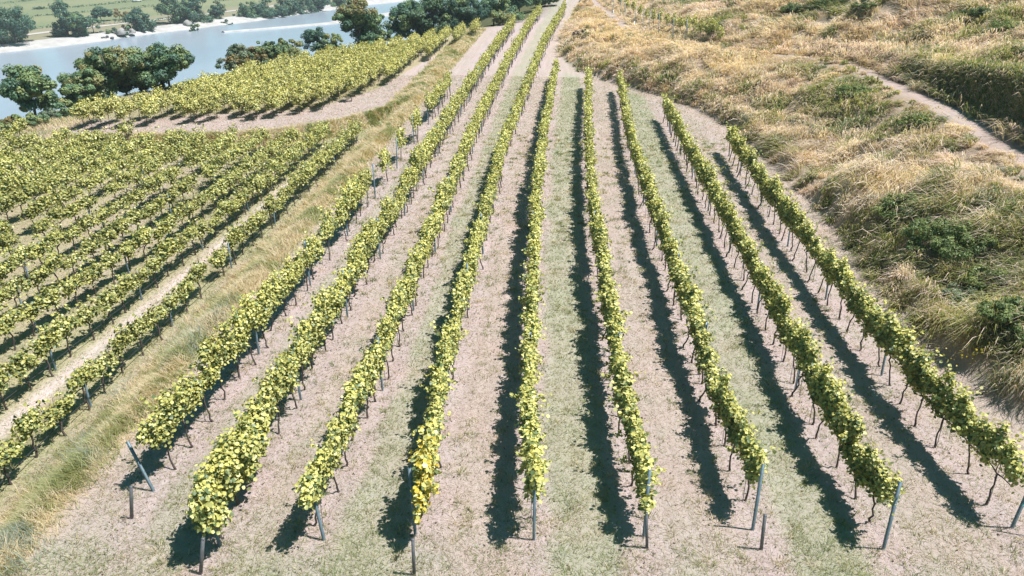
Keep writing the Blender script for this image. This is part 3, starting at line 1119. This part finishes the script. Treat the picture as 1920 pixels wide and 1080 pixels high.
# hedgerows across the far fields
for pts, lab in (([(0, 7), (40, 4), (90, -4)], 'thin hedge line at the top corner across the river'),
                 ([(60, 18), (140, 14), (222, 6), (320, -4)], 'long thin hedge crossing the middle of the far fields'),
                 ([(63, 31), (110, 27), (200, 20), (290, 12)], 'thin hedge nearest the far shore trees'),
                 ([(66, 54), (117, 49), (230, 42), (318, 35)], 'low dark field edge just behind the shore trees'),
                 ([(400, 4), (450, -2)], 'short dark hedge above the shore tree gap')):
    W = [un(a, b_, -20.4) for a, b_ in pts]
    rng = np.random.default_rng(len(lab))
    Cs = []
    for p_, q_ in zip(W[:-1], W[1:]):
        n = int(np.linalg.norm(q_ - p_) * 7)
        Cs.append(p_ + (q_ - p_) * rng.random((n, 1)))
    Cn = np.concatenate(Cs) + rng.normal(0, .5, (sum(map(len, Cs)), 3)) * np.array([1, 1, 0])
    Cn[:, 2] = -20.4 + rng.uniform(0, 1.0, len(Cn)) * (0.3 + vnoise(Cn[:, 0], Cn[:, 1], 9, 5))
    V, Q, per = leaf_quads(Cn, rng.normal(0, .6, Cn.shape) + np.array([0, 0, .6]), rng.uniform(.3, .7, len(Cn)), rng, False)
    me = make_mesh('hedge', V, Q, col=np.array(TEAL)[rng.integers(0, 3, len(Cn))] * .9, mats=(M_tree,))
    tag(link('hedge', me), lab, 'hedge', 'hedges across the far fields')

# pale rocks on the far shore
for px, py, s, lab in ((229, 63, 3.2, 'pale rock on the far shore below the dark wide bush'),
                       (352, 46, 3.0, 'pale rock between the tallest far shore trees'),
                       (248, 61, 2.4, 'small pale rock beside brownish scrub on the far shore')):
    P = un(px, py, -20.8)
    rng = np.random.default_rng(px)
    V, Q = [], []
    for i in range(7):
        for j in range(10):
            ph, th = math.pi / 2 * i / 6, 2 * math.pi * j / 10
            rr2 = s * .5 * (.75 + .5 * rng.random()) if i < 6 else 0
            V.append((P[0] + rr2 * math.cos(ph) * math.cos(th), P[1] + rr2 * math.cos(ph) * math.sin(th), -21.0 + s * .62 * math.sin(ph) * (.85 + .25 * rng.random())))
    for i in range(6):
        for j in range(10):
            Q.append((i * 10 + j, i * 10 + (j + 1) % 10, (i + 1) * 10 + (j + 1) % 10, (i + 1) * 10 + j))
    tag(link('rock', make_mesh('rock', V, Q, mats=(M_rock,))), lab, 'rock', 'pale rocks on the far shore')

# white car far off in the fields
P = un(257, 3.5, -20.4)
car = empty('parked_car', (P[0], P[1], -20.4), math.radians(70))
mb = MB()
prof = [(-2.1, .35), (2.1, .35), (2.15, .85), (1.2, .95), (.6, 1.45), (-1.5, 1.5), (-2.1, .95)]
n = len(prof)
V = [(a, s_, b_) for s_ in (-.85, .85) for a, b_ in prof]
Q = [(i, (i + 1) % n, n + (i + 1) % n, n + i) for i in range(n)]
T_ = [(0, i + 1, i) for i in range(1, n - 1)] + [(n, n + i, n + i + 1) for i in range(1, n - 1)]
mb.add(V, Q, T_)
link('body', mb.mesh('body', (M_white,)), car)
mb = MB()
for s_ in (-.862, .855):
    mb.box((-1.4, s_, 1.0), (.7, s_ + .01, 1.35))
link('side_windows', mb.mesh('side_windows', (M_glass,)), car).name = 'window'
for a in (-1.3, 1.3):
    for s_ in (-.8, .8):
        mb = MB()
        mb.tube([(a, s_ - .1, .32), (a, s_ + .1, .32)], [.32, .32], 12)
        link('wheel', mb.mesh('wheel', (M_tyre,)), car)
tag(car, 'tiny white car standing in the far field across the river', 'car')

# ------------------------------------------------------------------ wild grass on the slope and the bank
STRAW = np.array([0.79, 0.63, 0.51])
PINK = np.array([0.77, 0.58, 0.51])
GOLDG = np.array([0.76, 0.56, 0.31])
OLIV = np.array([0.40, 0.38, 0.14])
GREEN = np.array([0.15, 0.20, 0.065])
BROWN = np.array([0.42, 0.30, 0.22])
PALE = np.array([0.86, 0.73, 0.63])


def visible_xy(x, y, z, m=60):
    d = np.stack([x, y, z], 1) - CAM
    w = d @ fw
    a = 960 + F * (d @ rt) / w
    b_ = 540 - F * (d @ up) / w
    return (w > 1) & (a > -m) & (a < 1920 + m) & (b_ > -m) & (b_ < 1080 + m), w


# green patches of the slope: (px, py, radius in metres, strength)
GP = [(1340, 52, 2.2, 1), (1560, 12, 3.6, 1), (1480, 30, 1.8, .8), (1880, 45, 2.6, 1), (1820, 30, 1.8, .8), (1700, 70, 1.6, .7), (1780, 110, 1.8, .7), (1590, 165, 3.0, .9),
      (1610, 210, 2.2, 1), (1520, 130, 2.2, .6), (1470, 210, 1.6, .7), (1400, 170, 1.2, .5), (1710, 230, 1.8, 1), (1760, 280, 1.6, .6), (1700, 400, 1.8, 1),
      (1760, 460, 2.0, 1), (1850, 540, 2.2, 1), (1890, 470, 1.5, .8), (1830, 640, 1.8, .9), (1900, 600, 1.6, .9), (1550, 360, 1.2, .5), (1500, 330, 1.2, .5),
      (1440, 290, 1.0, .7), (1520, 330, 1.0, .6), (1880, 330, 1.4, .5), (1640, 310, 1.4, .5), (1690, 320, 1.0, .4), (1290, 8, 3.5, .9), (1850, 440, 2.0, .5), (1250, 150, 1.0, .6),
      (1120, 135, 1.6, .5), (1190, 165, 1.3, .7), (1350, 235, .8, .6), (1640, 520, .9, .6), (1740, 640, 1.0, .6), (1780, 700, 1.0, .7), (1860, 420, 2.4, .8), (1900, 520, 2.4, 1), (1880, 680, 1.6, .8), (1800, 500, 2.0, .8), (1890, 100, 2.0, .8), (1870, 160, 1.5, .5)]
GPW = []
for px, py, r_, s_ in GP:
    P = hit(px, py)
    GPW.append((P[0], P[1], r_, s_))


def greenness(x, y):
    g = np.zeros_like(x)
    for a, b_, r_, s_ in GPW:
        g = np.maximum(g, s_ * np.exp(-(((x - a) ** 2 + (y - b_) ** 2) / r_ ** 2) ** 1.3))
    g = g * (.6 + .8 * fbm(x, y, 1.1, 51))
    return np.clip(g * 1.1 + .18 * smooth(.62, .8, fbm(x, y, 3.5, 52)), 0, 1)


rg = np.random.default_rng(71)


def tuft_blades(base, h, lean, width, rng):
    """drooping ribbons: four cross-sections, the last a point"""
    n = len(base)
    L = np.concatenate([lean, np.zeros((n, 1))], 1)
    ld_ = unit(L)
    side = np.stack([-ld_[:, 1], ld_[:, 0], np.zeros(n)], 1) + rng.normal(0, .45, (n, 3)) * np.array([1, 1, .6])
    side = unit(side) * (np.asarray(width)[:, None] / 2)
    h = np.asarray(h)[:, None]
    Z = np.array([[0, 0, 1.0]])
    p1 = base + Z * h * .55 + L * .16
    p2 = base + Z * h * .88 + L * .52
    tip = base + Z * h * rng.uniform(.55, .98, (n, 1)) + L
    V = np.stack([base - side * .8, base + side * .8, p1 + side, p1 - side, p2 + side * .9, p2 - side * .9, tip], 1).reshape(-1, 3)
    b = np.arange(n)[:, None] * 7
    Q = np.concatenate([b + np.array([[0, 1, 2, 3]]), b + np.array([[3, 2, 4, 5]])], 0)
    return V, Q, b + np.array([[5, 4, 6]])


# tussocks first, then their blades
nc = 30000
cx = rg.uniform(-1, 52, nc)
cy = rg.uniform(11, 150, nc)
ex = slice(0, 2600)
cy[ex] = rg.uniform(20, 66, 2600)
cx[ex] = np.interp(cy[ex], TY, TX) + .9 + rg.uniform(0.05, 1.1, 2600)
cz = terrain(cx, cy)
vis, cw = visible_xy(cx, cy, cz, 750)
cxt = np.interp(cy, TY, TX)
onpath = np.exp(-((cx - cxt + .2) / .95) ** 4) * (1 - .85 * smooth(58, 66, cy) * smooth(104, 90, cy))
keep = vis & (cx > np.interp(cy, BY, BX) + .1 + .35 * (rg.random(nc) - .5)) & (rg.random(nc) > onpath) & (rg.random(nc) < .35 + 1.1 * fbm(cx, cy, 2.4, 54))
cx, cy, cz, cw, cxt = cx[keep], cy[keep], cz[keep], cw[keep], cxt[keep]
nc = len(cx)
g = greenness(cx, cy)
tone, tone2 = fbm(cx, cy, 3.4, 57), fbm(cx, cy, 1.8, 58)
tcol = STRAW + (PINK - STRAW) * smooth(.4, .6, tone)[:, None]
tcol = tcol + (GOLDG - tcol) * (smooth(.5, .68, tone2) * .6)[:, None]
tcol = tcol + (BROWN - tcol) * (smooth(.53, .74, fbm(cx, cy, 2.6, 59)) * .6)[:, None]
tcol = tcol + (PALE - tcol) * (rg.random((nc, 1)) ** 2.5)
yel = smooth(60, 74, cy) * smooth(5, 0, np.abs(cx - cxt + 3))
tcol = tcol + (GOLDG * 1.1 - tcol) * (.4 * yel)[:, None]
edge = np.exp(-((cx - np.interp(cy, BY, BX) - .2) / .5) ** 2)
cbank = smooth(-.3, .2, cx - cxt - .9) * (1 - smooth(.8, 1.6, cx - cxt - .9)) * smooth(58, 50, cy)
cgreen = rg.random(nc) < np.clip(g * 1.05 + .75 * cbank + .45 * edge + .05, 0, .95)
gcol = GREEN + (OLIV - GREEN) * rg.random((nc, 1)) ** 1.2
gcol[rg.random(nc) < .12] = (0.24, 0.28, 0.2)
tcol = np.where(cgreen[:, None], gcol, tcol) * rg.uniform(.82, 1.15, (nc, 1))
wind = 5.0 * fbm(cx, cy, 9.0, 61) + 1.6
size = rg.uniform(.6, 1.2, nc) * (.75 + .5 * fbm(cx, cy, 4, 60)) * (1 - .35 * edge)
bigt = rg.random(nc) < .16
size *= 1 - .5 * smooth(-3.6, -1.6, cx - cxt) * smooth(.4, 0, cx - cxt)
size[bigt] *= rg.uniform(1.3, 1.8, bigt.sum())
per = np.clip(118 * np.clip(26 / cw, .22, 1.15), 20, 120).astype(int)
k = np.repeat(np.arange(nc), per)
n = len(k)
q = rg.normal(0, .2, (n, 2)) * size[k][:, None]
bx_, by_ = cx[k] + q[:, 0], cy[k] + q[:, 1]
bz_ = terrain(bx_, by_) - .02
hgt = size[k] * rg.uniform(.24, .6, n)
rad = q / (.2 * size[k][:, None]) * .45
e = cx - cxt - .9
bankm = smooth(-.3, .3, e) * (1 - smooth(1.2, 2.4, e))
lean = (np.stack([np.cos(wind), np.sin(wind)], 1)[k] * .75 + rad * .8 + rg.normal(0, .22, (n, 2))) * (size[k] * .56)[:, None]
lean *= 1 - .45 * bankm[k][:, None]
lean += rg.normal(0, .12, (n, 2)) * bankm[k][:, None]
lean[:, 0] -= bankm[k] * .12
wdt = .0145 * np.clip(cw[k] / 26, .85, 3.2) * rg.uniform(.6, 1.4, n)
cb = tcol[k] * rg.uniform(.72, 1.25, (n, 1))
isg = cgreen[k]
odd = rg.random(n) < .22
cb[odd & isg] = STRAW * .9
base = np.stack([bx_, by_, bz_], 1)
for nm, mk, lab, cat in (('dry_grass', ~isg, 'tall dry straw-coloured grass covering the wild slope', 'grass'),
                         ('green_weeds', isg, 'patches of green weeds among the dry grass of the slope', 'weeds')):
    V, Q, T_ = tuft_blades(base[mk], hgt[mk], lean[mk], wdt[mk] * (1 if nm == 'dry_grass' else 1.35), rg)
    tag(link(nm, make_mesh(nm, V, Q, T_, col=np.concatenate([cb[mk]] * 3), mats=(M_grass,))), lab, cat, kind='stuff')
    print(nm, mk.sum())

# yellow wild flowers
Cs = []
for px, py, r_ in ((1742, 226, .5), (1450, 98, .6), (1478, 98, .4), (1610, 150, 1.2), (1735, 240, .8), (1840, 600, .7), (1810, 690, .5), (1790, 250, .6)):
    P = hit(px, py)
    n = int(90 * r_)
    q = rg.normal(0, r_ * .6, (n, 2)) + P[:2]
    Cs.append(np.stack([q[:, 0], q[:, 1], terrain(q[:, 0], q[:, 1]) + rg.uniform(.4, .75, n)], 1))
Cn = np.concatenate(Cs)
V, Q, per = leaf_quads(Cn, rg.normal(0, .5, Cn.shape) + np.array([0, 0, 1]), rg.uniform(.04, .09, len(Cn)), rg, False)
tag(link('yellow_wildflowers', make_mesh('yellow_wildflowers', V, Q, col=np.tile([[.55, .42, .02]], (len(Q), 1)), mats=(M_grass,))),
    'yellow wildflowers dotted over the green weeds', 'wildflowers', kind='stuff')

# grass of the long bank between the vine blocks
nb = 230000
y = 11 + 97 * rg.random(nb) ** 1.5
x = rg.uniform(-14.0, -10.9, nb)
pr_ = np.exp(-((x + 12.4 + .25 * (fbm(x, y, 2, 62) - .5)) / 1.05) ** 4)
z = terrain(x, y)
vis, w = visible_xy(x, y, z, 500)
keep = vis & (rg.random(nb) < pr_)
x, y, z, w = x[keep], y[keep], z[keep], w[keep]
# the ragged verge under the upper path and round its outer end
vx = rg.uniform(-46, -13.2, 60000)
vy = np.interp(vx, PLX, PLY) + rg.normal(-.7, .45, len(vx))
out_ = vx < -33
vy[out_] = rg.uniform(44, 66, out_.sum())
vz = terrain(vx, vy)
vv, vw = visible_xy(vx, vy, vz)
x, y, z, w = np.concatenate([x, vx[vv]]), np.concatenate([y, vy[vv]]), np.concatenate([z, vz[vv]]), np.concatenate([w, vw[vv]])
n = len(x)
tone = .5 * fbm(x, y, 1.6, 63) + .5 * fbm(x, y, .45, 67)
c0 = np.array([0.64, 0.53, 0.30])
cb = c0 + (np.array([0.70, 0.58, 0.44]) - c0) * rg.random((n, 1))
gm_ = smooth(.47, .62, tone + .05 * smooth(26, 14, y))
cb = np.where((rg.random(n) < gm_)[:, None], np.array([0.34, 0.35, 0.15]) * rg.uniform(.8, 1.25, (n, 1)), cb)
blue = (smooth(.56, .72, fbm(x, y, 1.7, 64)) * smooth(28, 18, y) * .7 > rg.random(n))
cb[blue] = np.array([0.33, 0.37, 0.30])
cb *= rg.uniform(.8, 1.2, (n, 1))
hgt = rg.uniform(.08, .34, n) * (.4 + 1.2 * fbm(x, y, .8, 65))
ang = 6 * fbm(x, y, 1.5, 66) + rg.normal(0, 1.0, n)
lm = hgt * rg.uniform(.4, 1.4, n)
V, Q, T_ = blades(np.stack([x, y, z - .02], 1), hgt, np.stack([np.cos(ang) * lm, np.sin(ang) * lm], 1), .014 * np.clip(w / 22, .9, 4) * rg.uniform(.7, 1.4, n), rg)
tag(link('bank_grass', make_mesh('bank_grass', V, Q, T_, col=np.concatenate([cb, cb]), mats=(M_grass,))), 'long band of dry yellow grass between the two vine blocks', 'grass', kind='stuff')

# mown straw and short grass on the vineyard floor
nb = 820000
y = 10.5 + 62 * rg.random(nb) ** 2.1
x = rg.uniform(-36, 13, nb)
z = terrain(x, y)
vis, w = visible_xy(x, y, z, 250)
bank = (x < -11.1) & (x > -13.3)
keep = vis & (x < np.interp(y, BY, BX) + .1) & ~bank & (rg.random(nb) < .35 + 1.0 * fbm(x, y, .8, 72))
x, y, z, w = x[keep], y[keep], z[keep], w[keep]
n = len(x)
zcol = zone_colour(x, y)
gmask = np.clip((zcol[:, 1] / zcol[:, 0] - .84) / .15, 0, 1)
gmask = np.clip(gmask + .3 * (fbm(x, y, 1.2, 73) - .5), 0, 1)
isg = rg.random(n) < gmask * .75 + .04
cb = zcol * rg.choice([.8, .93, 1.0, 1.1, 1.2], (n, 1)) * rg.uniform(.85, 1.15, (n, 1)) * np.array([1.05, 1.0, .9])
cb = np.where(isg[:, None], np.array([0.26, 0.29, 0.13]) * rg.uniform(.7, 1.5, (n, 1)), cb)
hgt = rg.uniform(.015, .06, n) + isg * rg.uniform(0, .06, n)
ang = rg.uniform(0, 6.283, n)
lm = rg.uniform(.06, .2, n)
V, Q, T_ = blades(np.stack([x, y, z], 1), hgt, np.stack([np.cos(ang) * lm, np.sin(ang) * lm], 1), .010 * np.clip(w / 20, 1, 3) * rg.uniform(.6, 1.5, n), rg)
tag(link('mown_grass', make_mesh('mown_grass', V, Q, T_, col=np.concatenate([cb, cb]), mats=(M_grass,))), 'short mown straw and grass between the vine rows', 'grass', kind='stuff')
print('mown', n)
nl = 5000
y = 11 + 32 * rg.random(nl) ** 1.6
k_ = rg.integers(1, 10, nl)
x = np.array([float(row_x(a, b_)) for a, b_ in zip(k_, y)]) + rg.normal(-.1, .55, nl)
P_ = np.stack([x, y, terrain(x, y) + .02], 1)
V, Q, per = leaf_quads(P_, rg.normal(0, .35, (nl, 3)) + np.array([0, 0, 1]), rg.uniform(.03, .07, nl), rg, False)
lc = np.array([(0.22, 0.17, 0.13), (0.30, 0.23, 0.16), (0.2, 0.22, 0.09), (0.15, 0.12, 0.10)])[rg.integers(0, 4, nl)]
tag(link('leaf_litter', make_mesh('leaf_litter', V, Q, col=lc, mats=(M_grass,))), 'dead leaves and cuttings scattered under the vines', 'leaf litter', kind='stuff')
nt_ = 3200
ty_ = 10.8 + 40 * rg.random(nt_) ** 1.7
tx_ = rg.uniform(-15.6, 12, nt_)
per_ = rg.integers(8, 30, nt_)
k_ = np.repeat(np.arange(nt_), per_)
n = len(k_)
q = rg.normal(0, .07, (n, 2))
x, y = tx_[k_] + q[:, 0], ty_[k_] + q[:, 1]
z = terrain(x, y)
cb = np.array([(0.30, 0.33, 0.16), (0.42, 0.38, 0.2), (0.24, 0.28, 0.13), (0.60, 0.5, 0.36)])[rg.integers(0, 4, nt_)][k_] * rg.uniform(.75, 1.25, (n, 1))
hgt = rg.uniform(.05, .17, n)
V, Q, T_ = blades(np.stack([x, y, z - .01], 1), hgt, q * 1.4 + rg.normal(0, .05, (n, 2)), .013 * np.clip(.05 * y, 1, 3) * rg.uniform(.6, 1.5, n), rg)
tag(link('weed_tufts', make_mesh('weed_tufts', V, Q, T_, col=np.concatenate([cb, cb]), mats=(M_grass,))), 'small tufts of weeds dotted over the vineyard floor', 'weeds', kind='stuff')

LEAFY = [(0.20, 0.26, 0.09), (0.27, 0.31, 0.11), (0.16, 0.21, 0.075), (0.30, 0.30, 0.12)]
DEEP = [(0.16, 0.21, 0.075), (0.21, 0.26, 0.10), (0.13, 0.175, 0.07)]
# shrubs standing in the wild slope
WS = 'shrubs on the wild slope'
for px, py, w_, h_, lab, cols in (
        (1340, 66, 2.6, 1.7, 'dark rounded shrub beyond the end of the short staked row', DEEP),
        (1490, 28, 3.0, 1.6, 'dark green shrub on the upper slope beside a broad thicket', DEEP),
        (1562, 22, 4.6, 2.0, 'broad dark thicket at the top of the wild slope', LEAFY),
        (1618, 22, 2.4, 1.5, 'grassy dark shrub at the thicket edge', DEEP),
        (1835, 36, 2.2, 1.3, 'dark green shrub high on the slope over pinkish grass', DEEP),
        (1885, 70, 3.4, 1.5, 'bushy green shrub at the picture corner of the slope', LEAFY),
        (1580, 92, 1.6, .9, 'olive tussock shrub just above the path bend', OLIVE),
        (1748, 104, 2.2, 1.0, 'bright green shrub between pinkish grass tufts', LEAFY),
        (1600, 180, 3.0, 1.0, 'low dark green shrub below the path bend', LEAFY),
        (1492, 135, 1.6, .7, 'low green shrub among the pale grass mid slope', LEAFY),
        (1455, 208, 1.2, .8, 'grey-green shrub near the base of the slope', SILVER),
        (1720, 236, 2.2, .9, 'green shrub dotted with yellow flowers beside the path', LEAFY),
        (1690, 405, 2.4, 1.3, 'rounded green shrub above the dark hollow', LEAFY),
        (1772, 470, 3.2, 1.6, 'darkest shrub of the slope in a shaded hollow', DEEP),
        (1862, 552, 2.6, 1.4, 'leafy green shrub low on the slope', LEAFY),
        (1905, 615, 2.2, 1.3, 'dark shrub at the picture edge low on the slope', DEEP),
        (1795, 575, 1.6, 1.1, 'grey-green herb clump beside the leafy shrub', SILVER),
        (1270, 158, 1.4, .9, 'dark shrub at the foot of the slope behind row ends', DEEP),
        (1152, 106, 1.3, .8, 'small dark shrub amid golden grass by the far rows', DEEP),
        (1092, 66, 2.0, .9, 'purplish dead shrub in pale grass near the converging rows', [(0.12, 0.08, 0.08), (0.17, 0.12, 0.11)])):
    P = hit(px, py)
    tree_at(P[0], P[1], w_ * 1.05, h_ * .72, lab, cols, name='shrub', cat='shrub', group=WS, n=int(1100 * w_), leaf=.12, clumps=int(22 * w_), bole=.0)

# ------------------------------------------------------------------ air
M_haze, nt, out = new_mat('haze')
pv = nd(nt, 'ShaderNodeVolumePrincipled')
pv.inputs['Color'].default_value = (0.80, 0.90, 0.97, 1)
pv.inputs['Density'].default_value = HAZE
nt.links.new(pv.outputs[0], out.inputs['Volume'])
mb = MB()
mb.box((-1600, -120, -40), (1000, 2300, 45))
tag(link('haze', mb.mesh('haze', (M_haze,))), kind='stuff')

# ------------------------------------------------------------------ light, sky, camera
EL, AZ = math.radians(65), math.radians(-3)
s = Vector((math.cos(EL) * math.cos(AZ), math.cos(EL) * math.sin(AZ), math.sin(EL)))
ld = bpy.data.lights.new('sun', 'SUN')
ld.energy = 4.6
ld.angle = math.radians(0.5)
ld.color = (1.0, 0.965, 0.96)
lo = bpy.data.objects.new('sun', ld)
lo.rotation_euler = s.to_track_quat('Z', 'Y').to_euler()
COL.objects.link(lo)
wd_ = bpy.data.worlds.new('World')
sc.world = wd_
wd_.use_nodes = True
wn = wd_.node_tree
wn.nodes.clear()
sky = wn.nodes.new('ShaderNodeTexSky')
sky.sky_type = 'NISHITA'
sky.sun_disc = False
sky.sun_elevation = EL
sky.sun_rotation = math.radians(93)
bg = wn.nodes.new('ShaderNodeBackground')
bg.inputs['Strength'].default_value = 0.05
wo = wn.nodes.new('ShaderNodeOutputWorld')
tint = wn.nodes.new('ShaderNodeMix')
tint.data_type, tint.blend_type = 'RGBA', 'MULTIPLY'
tint.inputs[0].default_value = 1.0
tint.inputs[7].default_value = (0.26, 1.0, 0.92, 1)
wn.links.new(sky.outputs[0], tint.inputs[6])
wn.links.new(tint.outputs[2], bg.inputs[0])
wn.links.new(bg.outputs[0], wo.inputs[0])

cd = bpy.data.cameras.new('camera')
cd.sensor_width = 36
cd.lens = F / 960 * 18
cd.clip_end = 5000
co = bpy.data.objects.new('camera', cd)
co.location = (0, 0, CAMZ)
co.rotation_euler = (math.pi / 2 - PITCH, 0, YAW)
COL.objects.link(co)
sc.camera = co
sc.view_settings.view_transform = 'Standard'
sc.view_settings.look = 'None'
sc.view_settings.exposure = 0.74
sc.view_settings.gamma = 1
sc.cycles.max_bounces = 6
sc.cycles.diffuse_bounces = 2
sc.cycles.transmission_bounces = 3
